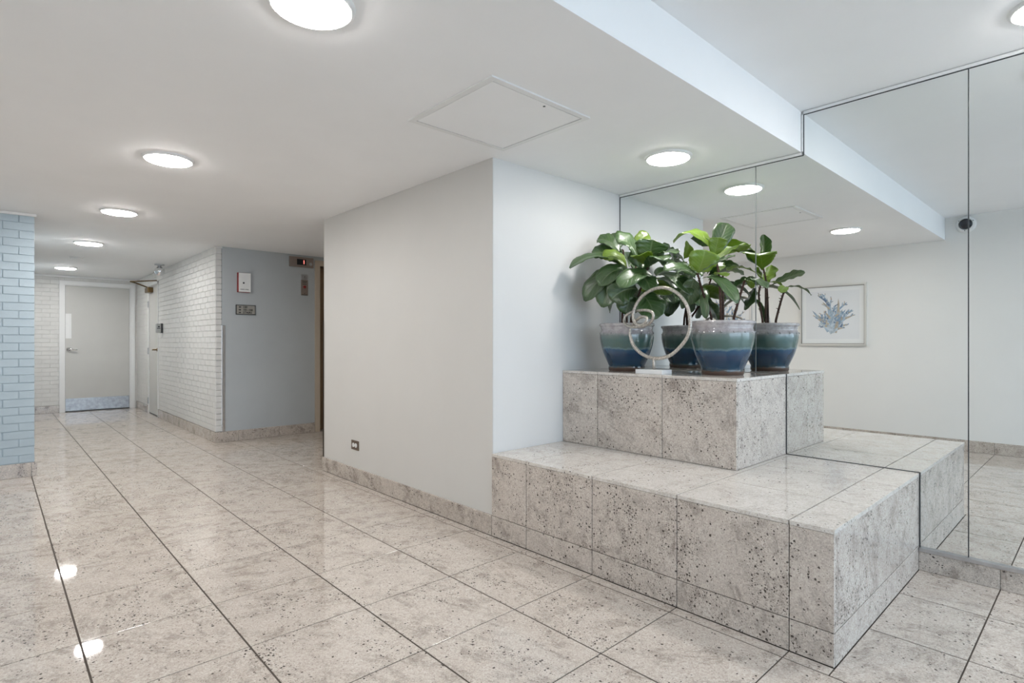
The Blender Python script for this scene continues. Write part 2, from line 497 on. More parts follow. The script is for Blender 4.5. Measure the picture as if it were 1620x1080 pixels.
COLS += [(XL_[6], XL_[7], YLE, YE), (XL_[7], XL_[8], YLE, YE), (XL_[8], XL_[9], YLE, YE), (XL_[9], 4.2, YLE, YE)]
for (x0, x1, y0, y1) in COLS:
    for (a, b) in rows(y0, y1):
        key = (round(x1-x0, 3), round(b-a, 3), 'floor')
        if key not in SLABS:
            SLABS[key] = mesh_of(slab(bmesh.new(), (x1-x0) - 0.0068, (b-a) - 0.0050, 0.010, 0.0004), M['floor_stone'], name='tile')
        link('tile', SLABS[key], floor, ((x0+x1)/2, (a+b)/2, -0.010))

# ceilings: the lower one over the corridor is a thick slab, its front face is the step
struct('ceiling', box(XW - 0.1, XM + 0.1, YS, YB + 0.1, ZC, 2.62), M['ceiling_paint'], 'flat white lower ceiling with stepped edge above the lobby and corridor', 'ceiling')
bm = box(XW - 0.14, 4.34, YB + 0.1, YF + 0.14, ZC, 2.62); bx(bm, XM + 0.1, 4.34, YLE - 0.14, YB + 0.1, ZC, 2.62)
struct('ceiling', bm, M['ceiling_paint'], 'white ceiling over the far corridor and lift alcove', 'ceiling')
struct('ceiling', box(XW - 0.1, XM + 0.1, YN - 0.05, YS, ZU, 2.62), M['ceiling_paint'], 'raised white ceiling panel at the entrance end above the mirror', 'ceiling')

# walls
struct('wall_mirror_side', box(XM + 0.006, XM + 0.16, YN, YW, -0.12, 2.62), M['wall_white'], 'wall carrying the tall mirror panels', 'wall')
struct('wall_plant_side', box(XL + 0.003, XM + 0.16, YW, YW + 0.14, -0.12, ZC), M['wall_white'], 'bright white wall behind the potted plants', 'wall')
bm = box(XL, XL + 0.14, YW + 0.003, YLE, -0.12, ZC); bx(bm, XL + 0.14, 4.2, YLE - 0.14, YLE, -0.12, ZC)
struct('wall_long_side', bm, M['wall_grey'], 'long plain pale grey wall with a low outlet', 'wall')
struct('wall_picture_side', box(XW - 0.14, XW, YN, YB, -0.12, 2.62), M['wall_cream'], 'pale wall with framed coral prints seen in the mirror', 'wall')
# lift wall with the lift opening
LX0, LX1, LZ = 3.036, 3.95, 2.09
bm = box(1.897, LX0, YE, YE + 0.14, -0.12, ZC); bx(bm, LX1, 4.2, YE, YE + 0.14, -0.12, ZC); bx(bm, LX0, LX1, YE, YE + 0.14, LZ, ZC); bx(bm, LX0 - 0.1, LX1 + 0.1, YE + 0.14, YE + 0.18, -0.12, ZC)  # last box: unseen backing added behind the lift opening to stop light leaks
struct('wall_lift_side', bm, M['lift_wall_paint'], 'slate blue-grey painted wall beside the lift', 'wall')
struct('wall_alcove_end', box(4.2, 4.34, YLE - 0.14, YE + 0.14, -0.12, ZC), M['wall_cream'], 'hidden end wall of the lift alcove', 'wall')

# brick walls: mortar backing plus bricks
BW, BHT = 0.2032, 0.0668
brnd = random.Random(4)
def brick_mesh(w, mat, seed):
    r = random.Random(seed)
    bm = slab(bmesh.new(), w - (0.0012 if mat is M['white_brick'] else 0.003), BHT - 0.005, 0.0085, 0.0016)
    for v in bm.verts:
        v.co.x += r.uniform(-1, 1)*0.0012; v.co.y += r.uniform(-1, 1)*0.0016; v.co.z += r.uniform(-0.3, 1)*0.0004
    return mesh_of(bm, mat, name='brick')
BRICKS = {}
def brick(parent, mat, c, w, n):
    s = brnd.randrange(5)
    key = (mat.name, round(w, 2), s)
    if key not in BRICKS: BRICKS[key] = brick_mesh(round(w, 2), mat, hash(s) + int(w*1000))
    o = link('brick', BRICKS[key], parent, c, ROT[n])
    return o
def brick_into(bm, c, w, n):
    r = brnd
    m = Matrix.Translation(c) @ frame_mat(n).to_4x4()
    slab(bm, w - 0.0015, BHT - 0.005, 0.009 + r.uniform(-0.0004, 0.0005), 0.002, m)
Z0 = BH + 0.002
NR = int((ZC - 0.028 - Z0) / BHT + 0.5)
def courses():
    for k in range(NR): yield k, Z0 + (k + 0.5)*BHT

# pale blue brick pier at the left
bm = box(XW - 0.14, 0.262 - 0.003, YB + 0.004, YB + 0.2, -0.12, ZC); bx(bm, 0.1, 0.259, YB + 0.2, YF + 0.14, -0.12, ZC)
blue = struct('wall_blue_pier', bm, M['blue_brick'], 'pale blue painted brick wall end at the left edge', 'wall')
for k, z in courses():
    x = 0.262
    w = BW if k % 2 else BW/2
    while x > XW + 0.02:
        a = max(x - w, XW)
        brick(blue, M['blue_brick'], ((x+a)/2, YB + 0.006, z), x - a, '-y')
        x = a; w = BW

# white brick corridor wall with a door opening
SD0, SD1, SDZ = 9.80, 10.50, 2.05
bm = box(XB + 0.004, XB + 0.06, YE + 0.02, SD0, -0.12, ZC); bx(bm, XB + 0.004, XB + 0.06, SD1, YF + 0.14, -0.12, ZC); bx(bm, XB + 0.004, XB + 0.06, SD0, SD1, SDZ, ZC); bx(bm, XB + 0.06, XB + 0.10, YE + 0.14, YF + 0.14, -0.12, ZC)  # last box: unseen panel added behind the side door to keep outside light out
wb = struct('wall_corridor_right', bm, M['white_brick'], 'white painted brick corridor wall beyond the lift corner', 'wall')
rest = bmesh.new()
near = 0
for k, z in courses():
    y = YE + 0.012
    w = BW if k % 2 else BW/2
    i = 0
    while y < YF - 0.02:
        b = min(y + w, YF)
        if y < SD0 < b: b = SD0
        if y < SD1 < b: b = SD1
        hole = (y >= SD0 - 1e-6 and b <= SD1 + 1e-6 and z < SDZ + 0.03)
        if b - y > 0.03 and not hole:
            c = (XB + 0.006, (y+b)/2, z)
            if i < 9: brick(wb, M['white_brick'], c, b - y, '-x')
            else: brick_into(rest, c, b - y, '-x')
        y = b; w = BW; i += 1
    brick_into(rest, (XB + 0.031, YE + 0.014, z), 0.060, '-y')
o = obj('distant_bricks', rest, M['white_brick'], wb); o['kind'] = 'stuff'

# end wall of the corridor around the far door
FD0, FD1, FDZ = 0.845, 1.742, 2.062
bm = box(0.259, FD0, YF + 0.004, YF + 0.14, -0.12, ZC); bx(bm, FD1, XB, YF + 0.004, YF + 0.14, -0.12, ZC); bx(bm, FD0, FD1, YF + 0.004, YF + 0.14, FDZ, ZC); bx(bm, 0.1, XB + 0.1, YF + 0.14, YF + 0.18, -0.12, ZC)  # last box: unseen panel added behind the far door against leaking daylight
wf = struct('wall_corridor_end', bm, M['white_brick'], 'white painted brick wall around the far door', 'wall')
rest = bmesh.new()
for k, z in courses():
    x = 0.262
    w = BW if k % 2 else BW/2
    while x < XB - 0.02:
        b = min(x + w, XB)
        if x < FD0 < b: b = FD0
        if x < FD1 < b: b = FD1
        if b - x > 0.03 and not (x >= FD0 - 1e-6 and b <= FD1 + 1e-6 and z < FDZ + 0.03):
            brick_into(rest, ((x+b)/2, YF + 0.006, z), b - x, '-y')
        x = b; w = BW
o = obj('distant_bricks', rest, M['white_brick'], wf); o['kind'] = 'stuff'

# slim white trims under the ceiling
struct('trim_1', rbox(XW + 0.001, 0.272, YB - 0.022, YB + 0.0, ZC - 0.024, ZC - 0.001, 0.003), M['white_trim'], 'slim white strip along the top of the blue brick', 'trim')
struct('trim_2', rbox(0.27, XB - 0.004, YF - 0.03, YF + 0.0, ZC - 0.034, ZC - 0.001, 0.004), M['white_trim'], 'thin white strip above the far door', 'trim')
struct('trim_3', rbox(XB - 0.012, 1.90, YE - 0.006, YE + 0.012, ZC - 0.020, ZC - 0.001, 0.003), M['white_trim'], 'short white cap on top of the white brick corner', 'trim')

# stone baseboards, piece by piece
def baseboard(name, label, n, fixed, a0, a1, mat='base_stone', h=BH, t=0.013, lines=None):
    root = tag(link(name, None, None, (0, 0, 0)), label, 'baseboard', kind='structure')
    off = TY if n in ('-x', '+x') else TX
    cuts = [a0] + [off + k*T for k in range(-20, 30) if a0 + 0.015 < off + k*T < a1 - 0.015] + [a1]
    for p, q in zip(cuts, cuts[1:]):
        c = (fixed, (p+q)/2, h/2) if n in ('-x', '+x') else ((p+q)/2, fixed, h/2)
        piece('baseboard_piece', c, q - p, h, t, n, root, M[mat], 0.0016)
    return root
baseboard('baseboard_long_side', 'speckled stone baseboard under the long pale wall', '-x', XL, YW, YLE + 0.012, t=0.012)
baseboard('baseboard_picture_side', 'stone baseboard below the coral prints', '+x', XW, YN, YB - 0.014)
baseboard('baseboard_mirror_side', 'short stone baseboard under the mirror beside the platform', '-x', XM + 0.006, YN, YP, h=0.094, t=0.020)
baseboard('baseboard_blue_pier', 'stone baseboard below the pale blue brick', '-y', YB + 0.006, XW + 0.014, 0.276)
baseboard('baseboard_lift_side', 'dark flecked stone baseboard below the slate grey lift wall', '-y', YE + 0.012, XB - 0.014, 2.968, t=0.026)
baseboard('baseboard_corridor_right', 'stone baseboard along the white brick corridor wall', '-x', XB + 0.006, YE, SD0 - 0.01, t=0.02)
baseboard('baseboard_corridor_door', 'short stone baseboard between the side door and far door', '-x', XB + 0.006, SD1 + 0.03, YF - 0.03, t=0.02)
baseboard('baseboard_corridor_end', 'short stone baseboard left of the far door', '-y', YF + 0.006, 0.262, 0.785, t=0.018)

# ------------------------------------------------------------------ doors
d1 = tag(link('door_1', None, None, (FD0, YF, 0)), 'pale flush door with steel kick plate at the corridor end', 'door', kind='structure')
W = FD1 - FD0
bm = box(-0.06, 0.0, -0.022, 0.05, 0, FDZ + 0.06); bx(bm, W, W + 0.06, -0.022, 0.05, 0, FDZ + 0.06); bx(bm, 0, W, -0.022, 0.05, FDZ, FDZ + 0.06)
bx(bm, 0.0, 0.014, 0.0, 0.05, 0, FDZ); bx(bm, W - 0.014, W, 0.0, 0.05, 0, FDZ); bx(bm, 0.014, W - 0.014, 0.0, 0.05, FDZ - 0.014, FDZ)
obj('door_frame', bm, M['white_trim'], d1)
lf = obj('door_leaf', rbox(0.016, W - 0.016, 0.012, 0.055, 0.012, FDZ - 0.016, 0.002), M['door_paint'], d1)
obj('kick_plate', rbox(0.018, W - 0.018, 0.009, 0.012, 0.016, 0.215, 0.0008), M['worn_steel'], d1)
obj('push_plate', rbox(0.018, 0.094, 0.009, 0.012, 1.19, 1.592, 0.0008), M['white_plastic'], d1)
bm = lathe(bmesh.new(), [(0.028, 0), (0.028, -0.008), (0.012, -0.010), (0.010, -0.05)], 20, (0.058, 0.012, 1.015), True, 'y')
tube(bm, spline([(0.058, -0.036, 1.015), (0.09, -0.04, 1.018), (0.13, -0.036, 1.004), (0.165, -0.03, 1.008)]), 0.012)
obj('lever_handle', bm, M['chrome'], d1, smooth=True)
obj('threshold_gap', box(0.016, W - 0.016, 0.006, 0.05, 0.0005, 0.011), M['dark_edge'], d1)

d2 = tag(link('door_2', None, None, (XB, SD0, 0)), 'narrow-looking pale side door with bronze closer in the brick wall', 'door', kind='structure')
W2 = SD1 - SD0
bm = box(-0.012, 0.05, W2 - 0.028, W2 + 0.02, 0, SDZ); bx(bm, -0.012, 0.05, 0, 0.02, 0, SDZ); bx(bm, -0.012, 0.05, 0, W2 + 0.02, SDZ - 0.03, SDZ + 0.01)
obj('door_frame', bm, M['white_trim'], d2)
obj('door_leaf', rbox(0.0, 0.045, 0.022, W2 - 0.030, 0.014, SDZ - 0.032, 0.002), M['door_paint'], d2)
for z in (0.20, 0.99, 1.73):
    obj('hinge', lathe(bmesh.new(), [(0.009, -0.05), (0.009, 0.05)], 10, (-0.018, W2 - 0.025, z)), M['brushed_steel'], d2, smooth=False)
bm = lathe(bmesh.new(), [(0.026, 0), (0.026, -0.008), (0.011, -0.010), (0.010, -0.05)], 18, (0.0, 0.09, 1.015), True, 'x')
tube(bm, spline([(-0.045, 0.09, 1.015), (-0.05, 0.13, 1.017), (-0.045, 0.19, 1.01)]), 0.010)
obj('lever_handle', bm, M['bronze'], d2, smooth=True)
cl = obj('door_closer', rbox(-0.075, 0.0, 0.38, 0.62, 1.905, 1.985, 0.012, 3), M['bronze'], d2)
bm = tube(bmesh.new(), [(-0.04, 0.56, 1.99), (-0.22, 0.40, 2.035), (-0.31, 0.30, 2.045)], 0.011)
tube(bm, [(-0.31, 0.30, 2.045), (-0.14, 0.16, 2.055), (-0.02, 0.04, 2.06)], 0.009)
obj('closer_arm', bm, M['bronze'], cl)
obj('threshold_gap', box(0.002, 0.05, 0.02, W2 - 0.03, 0.0005, 0.013), M['dark_edge'], d2)

d3 = tag(link('door_3', None, None, (LX0, YE, 0)), 'brown lift door in a beige frame, half hidden by the long wall', 'door', kind='structure')
W3 = LX1 - LX0
bm = box(-0.062, 0.0, -0.02, 0.12, 0, LZ + 0.07); bx(bm, W3, W3 + 0.062, -0.02, 0.12, 0, LZ + 0.07); bx(bm, 0, W3, -0.02, 0.12, LZ, LZ + 0.07)
obj('door_frame', bm, M['beige_frame'], d3)
obj('door_leaf', rbox(0.0, W3/2 - 0.002, 0.085, 0.12, 0.008, LZ, 0.002), M['lift_door'], d3)
obj('door_leaf', rbox(W3/2 + 0.002, W3, 0.085, 0.12, 0.008, LZ, 0.002), M['lift_door'], d3)
obj('door_sill', box(0.0, W3, 0.0, 0.12, 0.0, 0.006), M['brushed_steel'], d3)

# glazed entrance behind the photographer
w1 = tag(link('window_1', None, None, (0, YN, 0)), 'glazed entrance front behind the photographer letting in daylight', 'window', kind='structure')
xs = [XW, XW + (XM-XW)/3, XW + 2*(XM-XW)/3, XM]
bm = bmesh.new()
for x in xs: bx(bm, x - 0.025, x + 0.025, -0.05, 0.0, 0, ZU)
bx(bm, XW, XM, -0.05, 0.0, 0, 0.06); bx(bm, XW, XM, -0.05, 0.0, ZU - 0.06, ZU); bx(bm, XW, XM, -0.05, 0.0, 2.05, 2.10)
obj('window_frame', bm, M['dark_frame'], w1)
for a, b in zip(xs, xs[1:]):
    obj('pane', box(a + 0.025, b - 0.025, -0.029, -0.023, 0.06, 2.05), M['glass'], w1)
    obj('pane', box(a + 0.025, b - 0.025, -0.029, -0.023, 2.10, ZU - 0.06), M['glass'], w1)
struct('ground', box(-14, 18, -26, YN - 0.05, -0.14, -0.02), M['pavement'], 'pale pavement outside the entrance', 'ground')

# ------------------------------------------------------------------ measured curves: leaf base, leaf tip, arch, width, facing, young
LEAVES_A=[((2.96, 2.131, 1.597),(2.7, 2.363, 1.6),0.09,0.122,(-0.2, -0.35, 0.95),0),
  ((2.96, 2.126, 1.617),(2.88, 2.329, 1.713),0.03,0.159,(-0.5, -0.6, 0.6),0),
  ((2.97, 2.167, 1.704),(2.93, 2.321, 1.805),0.03,0.122,(-0.45, -0.7, 0.55),0),
  ((3.02, 2.229, 1.725),(3.06, 2.306, 1.858),0.02,0.159,(-0.6, -0.75, 0.35),0),
  ((2.95, 2.0, 1.623),(2.8, 2.062, 1.735),0.06,0.171,(-0.5, -0.6, 0.75),0),
  ((3.05, 2.131, 1.733),(3.12, 2.048, 1.825),0.01,0.104,(-0.6, -0.6, 0.5),1),
  ((2.98, 1.965, 1.587),(2.93, 1.896, 1.748),0.03,0.207,(-0.65, -0.7, 0.4),0),
  ((3.0, 1.964, 1.604),(2.97, 1.758, 1.652),0.04,0.134,(-0.3, -0.5, 0.9),0),
  ((2.97, 1.954, 1.593),(2.82, 1.925, 1.644),0.02,0.134,(0.3, 0.2, 0.9),1),
  ((2.96, 1.911, 1.53),(2.72, 1.99, 1.446),0.05,0.134,(-0.55, -0.5, 0.75),0),
  ((2.95, 2.109, 1.562),(2.78, 2.305, 1.391),0.09,0.134,(-0.5, -0.5, 0.6),0),
  ((2.95, 2.133, 1.552),(2.84, 2.209, 1.349),0.07,0.159,(-0.75, -0.6, 0.35),0),
  ((2.96, 2.025, 1.456),(2.83, 2.137, 1.392),0.03,0.183,(-0.7, -0.7, 0.2),0),
  ((2.97, 2.07, 1.432),(2.93, 2.099, 1.304),0.02,0.146,(-0.7, -0.7, 0.15),0),
  ((2.98, 1.924, 1.528),(2.95, 1.656, 1.397),0.06,0.122,(-0.35, -0.55, 0.75),0),
  ((3.0, 1.928, 1.511),(2.99, 1.699, 1.373),0.05,0.11,(-0.35, -0.55, 0.75),0),
  ((3.0, 2.039, 1.432),(2.97, 1.904, 1.267),0.04,0.183,(-0.7, -0.7, 0.25),0),
  ((3.02, 2.062, 1.455),(3.02, 1.826, 1.416),0.05,0.146,(-0.6, -0.6, 0.5),1),
  ((3.0, 2.145, 1.541),(3.02, 2.286, 1.322),0.06,0.146,(-0.4, 0.6, 0.4),0),
  ((2.98, 1.979, 1.572),(2.86, 1.77, 1.601),0.05,0.134,(-0.4, -0.5, 0.8),0),
  ((2.97, 2.113, 1.6),(2.85, 2.207, 1.655),0.05,0.122,(-0.5, -0.5, 0.75),1),
  ((2.97, 2.046, 1.53),(2.86, 1.864, 1.424),0.05,0.134,(-0.5, -0.55, 0.7),0),
  ((2.97, 2.084, 1.549),(2.8, 2.203, 1.482),0.07,0.146,(-0.5, -0.5, 0.7),0),
  ((2.99, 2.032, 1.594),(2.93, 2.056, 1.702),0.02,0.146,(-0.6, -0.65, 0.5),0),
  ((3.05, 2.106, 1.574),(3.27, 2.222, 1.603),0.06,0.146,(0.4, -0.1, 0.9),0),
  ((3.05, 2.116, 1.509),(3.25, 2.118, 1.396),0.06,0.159,(0.7, -0.3, 0.5),0),
  ((3.04, 2.124, 1.481),(3.24, 2.238, 1.341),0.05,0.159,(0.8, 0.1, 0.4),0),
  ((3.04, 2.051, 1.597),(3.2, 1.999, 1.627),0.05,0.159,(0.3, -0.4, 0.9),0),
  ((3.04, 2.148, 1.618),(3.2, 2.314, 1.746),0.04,0.171,(0.5, 0.2, 0.8),0),
  ((3.05, 2.034, 1.495),(3.2, 1.925, 1.375),0.06,0.146,(0.5, -0.5, 0.6),0)]
STEMS_A=[[(2.99, 2.167, 1.263),(2.96, 2.126, 1.601)], [(3.0, 2.135, 1.262),(2.98, 2.15, 1.719)], [(3.02, 2.124, 1.263),(2.97, 2.018, 1.441),(2.97, 1.958, 1.589)], [(3.03, 2.117, 1.263),(3.05, 2.101, 1.623)]]
LEAVES_B=[((3.05, 1.565, 1.627),(3.12, 1.523, 1.817),0.0,0.122,(-0.75, -0.55, 0.3),0),
  ((3.05, 1.573, 1.657),(3.06, 1.832, 1.736),0.09,0.159,(-0.3, -0.45, 0.9),1),
  ((2.95, 1.613, 1.525),(2.93, 1.556, 1.645),-0.01,0.171,(-0.55, -0.65, 0.5),1),
  ((3.04, 1.56, 1.618),(3.0, 1.513, 1.719),0.01,0.11,(-0.6, -0.6, 0.5),1),
  ((2.89, 1.565, 1.515),(2.88, 1.361, 1.583),0.0,0.098,(-0.3, -0.4, 0.9),0),
  ((2.95, 1.621, 1.515),(2.8, 1.741, 1.534),0.03,0.098,(-0.35, -0.4, 0.85),0),
  ((2.95, 1.629, 1.493),(2.95, 1.75, 1.533),0.03,0.098,(-0.4, -0.5, 0.8),0),
  ((2.97, 1.6, 1.489),(2.93, 1.374, 1.335),0.06,0.104,(-0.3, -0.45, 0.85),0),
  ((2.97, 1.644, 1.493),(3.0, 1.705, 1.347),0.03,0.122,(-0.7, -0.6, 0.2),0),
  ((3.04, 1.556, 1.509),(2.98, 1.462, 1.492),0.01,0.073,(-0.2, -0.3, 0.95),1),
  ((3.02, 1.619, 1.417),(2.98, 1.579, 1.261),0.02,0.049,(-0.8, -0.3, 0.2),0),
  ((3.085, 1.4, 1.471),(3.045, 1.265, 1.416),0.02,0.085,(-0.2, -0.5, 0.9),0),
  ((3.085, 1.4, 1.471),(3.16, 1.401, 1.433),0.01,0.061,(0.2, -0.4, 0.9),1),
  ((3.06, 1.559, 1.598),(3.25, 1.501, 1.664),0.05,0.207,(0.5, -0.2, 0.85),1),
  ((3.08, 1.542, 1.54),(3.24, 1.712, 1.594),0.04,0.159,(0.5, 0.3, 0.8),1),
  ((3.06, 1.57, 1.636),(3.2, 1.733, 1.725),0.04,0.171,(0.6, 0.4, 0.7),0),
  ((2.98, 1.598, 1.508),(3.06, 1.756, 1.482),0.04,0.134,(-0.1, 0.4, 0.8),0),
  ((2.95, 1.613, 1.525),(2.92, 1.651, 1.587),0.02,0.122,(-0.5, -0.6, 0.6),1)]
STEMS_B=[[(3.03, 1.566, 1.255),(2.99, 1.611, 1.437),(2.95, 1.613, 1.517)], [(3.05, 1.525, 1.254),(3.05, 1.534, 1.493),(3.05, 1.561, 1.63)], [(3.08, 1.527, 1.255),(3.08, 1.528, 1.51)], [(3.08, 1.467, 1.253),(3.085, 1.432, 1.381),(3.085, 1.403, 1.471)]]
RING=[(2.855, 2.008, 1.21),(2.85, 2.005, 1.167),(2.848, 1.978, 1.106),(2.846, 1.927, 1.062),(2.845, 1.864, 1.037),(2.845, 1.797, 1.033),(2.845, 1.725, 1.053),(2.845, 1.662, 1.102),(2.845, 1.618, 1.158),(2.845, 1.601, 1.219),(2.845, 1.607, 1.286),(2.845, 1.631, 1.348),(2.845, 1.68, 1.404),(2.845, 1.744, 1.437),(2.845, 1.803, 1.444),(2.843, 1.863, 1.43),(2.84, 1.916, 1.398),(2.836, 1.952, 1.352),(2.83, 1.967, 1.305),(2.822, 1.961, 1.262),(2.812, 1.932, 1.232),(2.8, 1.889, 1.227),(2.795, 1.855, 1.244),(2.8, 1.851, 1.264),(2.815, 1.882, 1.277),(2.83, 1.923, 1.273),(2.84, 1.962, 1.251),(2.845, 1.982, 1.227),(2.84, 1.951, 1.219),(2.825, 1.892, 1.22),(2.81, 1.834, 1.243),(2.8, 1.809, 1.274),(2.805, 1.821, 1.301),(2.82, 1.868, 1.315),(2.845, 1.94, 1.317),(2.865, 2.012, 1.309),(2.87, 2.052, 1.288),(2.86, 2.058, 1.26),(2.84, 2.027, 1.234),(2.82, 1.973, 1.219),(2.805, 1.913, 1.218),(2.8, 1.868, 1.227),(2.81, 1.848, 1.247)]

# ------------------------------------------------------------------ stepped stone display: platform and pedestal
plat = thing('stone_platform', 'low speckled granite platform with a broad pale polished top', 'platform', (0, 0, 0))
G = 0.014
obj('core', box(XP + G, XM - 0.002, YP + G, YW - 0.002, 0.0, ZP - 0.018), M['grout_pale'], plat)
ys = [YP, 0.804, 1.261, 1.719, 2.176, YW - 0.001]
xs = [XP, 2.527, 2.984, XM - 0.001]
for i, (a, b) in enumerate(zip(ys, ys[1:])):
    a2 = a
    piece('riser_base', (XP + G, (a2+b)/2, BH/2), b - a2, BH, G, '-x', plat, M['face_stone'], 0.0032)
    piece('riser_panel', (XP + G, (a2+b)/2, (BH + ZP - 0.016)/2), b - a2, ZP - 0.016 - BH, G - 0.001, '-x', plat, M['face_stone'], 0.0032)
for a, b in zip(xs, xs[1:]):
    a2 = a + (G if a == XP else 0)
    piece('riser_base', ((a2+b)/2, YP + G, BH/2), b - a2, BH, G, '-y', plat, M['face_stone'], 0.0032)
    piece('riser_panel', ((a2+b)/2, YP + G, (BH + ZP - 0.016)/2), b - a2, ZP - 0.016 - BH, G - 0.001, '-y', plat, M['face_stone'], 0.0032)
for a, b in zip(xs, xs[1:]):
    for c, d in zip(ys, ys[1:]):
        if a > XQ and c > YQ: continue                          # under the pedestal
        a2, c2 = (a - 0.003 if a == XP else a), (c - 0.003 if c == YP else c)
        piece('top_slab', ((a2+b)/2, (c2+d)/2, ZP - 0.016), b - a2, d - c2, 0.016, '+z', plat, M['top_stone'], 0.0050, 0.0004)
ped = thing('stone_pedestal', 'raised granite pedestal carrying the potted plants against the mirror', 'pedestal', (0, 0, 0))
obj('core', box(XQ + G, XM - 0.002, YQ + G, YW - 0.002, ZP, ZQ - 0.018), M['grout_pale'], ped)
ys2 = [YQ, 1.719, 2.176, YW - 0.001]
xs2 = [XQ, 3.035, XM - 0.001]
HZ = ZQ - 0.016 - ZP
for a, b in zip(ys2, ys2[1:]):
    piece('riser_panel', (XQ + G, (a+b)/2, ZP + HZ/2), b - a, HZ, G, '-x', ped, M['face_stone'], 0.003)
for a, b in zip(xs2, xs2[1:]):
    a2 = a + (G if a == XQ else 0)
    piece('riser_panel', ((a2+b)/2, YQ + G, ZP + HZ/2), b - a2, HZ, G, '-y', ped, M['face_stone'], 0.003)
    for c, d in zip(ys2, ys2[1:]):
        a3, c3 = (a - 0.003 if a == XQ else a), (c - 0.003 if c == YQ else c)
        piece('top_slab', ((a3+b)/2, (c3+d)/2, ZQ - 0.016), b - a3, d - c3, 0.016, '+z', ped, M['top_stone'], 0.004, 0.0004)

# ------------------------------------------------------------------ wall of mirror panels
mir = thing('panel_mirror', 'full-height frameless wall mirror of tall panels behind the platform', 'mirror', (XM, 0, 0))
def mirror_panel(y0, y1, outline):
    """outline: list of (y, z) corners"""
    bm = bmesh.new()
    f = [bm.verts.new((-0.0005, y, z)) for y, z in outline]
    k = [bm.verts.new((0.005, y, z)) for y, z in outline]
    bm.faces.new(f); bm.faces.new(k[::-1])
    for i in range(len(f)):
        j = (i+1) % len(f)
        bm.faces.new((f[i], f[j], k[j], k[i]))
    o = obj('mirror_panel', bm, M['mirror'], mir)
    o.data.materials.append(M['dark_edge'])
    for p in o.data.polygons:
        if abs(p.normal.x) < 0.5: p.material_index = 1
    return o
SE1, SE2, SE3 = 1.465, 0.462, -0.541
g = 0.0022
ZB = 0.112
ZM, ZN = ZC - 0.018, ZU - 0.018
mirror_panel(0, 0, [(YW - 0.006, ZQ + 0.002), (SE1 + g, ZQ + 0.002), (SE1 + g, ZM), (YW - 0.006, ZM)])
mirror_panel(0, 0, [(SE1 - g, ZQ + 0.002), (YQ - 0.004, ZQ + 0.002), (YQ - 0.004, ZP + 0.002), (YP - 0.004, ZP + 0.002), (YP - 0.004, ZB), (SE2 + g, ZB), (SE2 + g, ZN), (YS - 0.012, ZN), (YS - 0.012, ZM), (SE1 - g, ZM)])
mirror_panel(0, 0, [(SE2 - g, ZB), (SE3 + g, ZB), (SE3 + g, ZN), (SE2 - g, ZN)])
obj('bottom_channel', rbox(-0.020, 0.004, SE3 + 0.01, YP - 0.002, 0.094, ZB, 0.002), M['brushed_steel'], mir)
# dark hairline edges and pale bead along the top, and the seams
obj('seam', box(-0.0025, 0.004, SE1 - g, SE1 + g, ZQ + 0.002, ZM), M['seam_grey'], mir)
obj('seam', box(-0.0025, 0.004, SE2 - g, SE2 + g, ZB, ZN), M['dark_edge'], mir)
for a in ((YS - 0.012, YW - 0.002, ZM - 0.004, ZM), (SE3, YS - 0.012, ZN - 0.004, ZN), (YS - 0.014, YS - 0.010, ZM, ZN), (YW - 0.006, YW - 0.002, ZQ + 0.002, ZM),
          (YQ - 0.005, YQ - 0.001, ZP + 0.002, ZQ), (YP - 0.005, YP - 0.001, ZB, ZP + 0.002), (YP - 0.003, YQ - 0.002, ZP + 0.0005, ZP + 0.0035)):
    obj('edge_line', box(-0.003, 0.004, *a), M['dark_edge'], mir)
obj('top_bead', rbox(-0.010, 0.005, YS - 0.010, YS - 0.002, ZC + 0.002, ZN, 0.002), M['white_trim'], mir)
bm = rbox(-0.010, 0.005, YS - 0.002, YW - 0.003, ZM, ZC - 0.002, 0.003); 
obj('top_bead', bm, M['white_trim'], mir)
obj('top_bead', rbox(-0.010, 0.005, SE3, YS - 0.012, ZN, ZU - 0.002, 0.003), M['white_trim'], mir)

# ------------------------------------------------------------------ ceiling fittings
def ceiling_light(x, y, z, label, f=1.0):
    t = thing('ceiling_light', label, 'ceiling light', (x, y, z), group='round flush ceiling lights')
    bm = lathe(bmesh.new(), [(0.117, -0.010), (0.121, -0.014), (0.127, -0.013), (0.134, -0.006), (0.136, 0.0)], 48, cap=False)
    obj('trim_ring', bm, M['white_trim'], t, smooth=True)
    obj('diffuser', lathe(bmesh.new(), [(0.119, -0.0125), (0.116, -0.017), (0.108, -0.0195), (0.06, -0.021), (0.001, -0.0215)], 48), led(f), t, smooth=True)
for x, y, lab in ((0.748, 1.745, 'round lit ceiling light nearest the camera, cut by the top edge'),
                  (0.758, 3.785, 'second round lit ceiling light along the corridor, above the long wall'),
                  (0.765, 5.586, 'third round lit ceiling light along the corridor, near the blue brick'),
                  (0.765, 7.57, 'fourth round lit ceiling light along the corridor, before the smoke detector'),
                  (0.775, 10.30, 'farthest round lit ceiling light, close to the far door'),
                  (2.885, 1.765, 'round lit ceiling light above the potted plants by the mirror')):
    ceiling_light(x, y, ZC, lab, 0.55 if x > 2 else (0.9 if y < 2 else 1.22))
ceiling_light(3.01, 0.155, ZU, 'round lit ceiling light on the raised ceiling at the top right corner', 0.8)

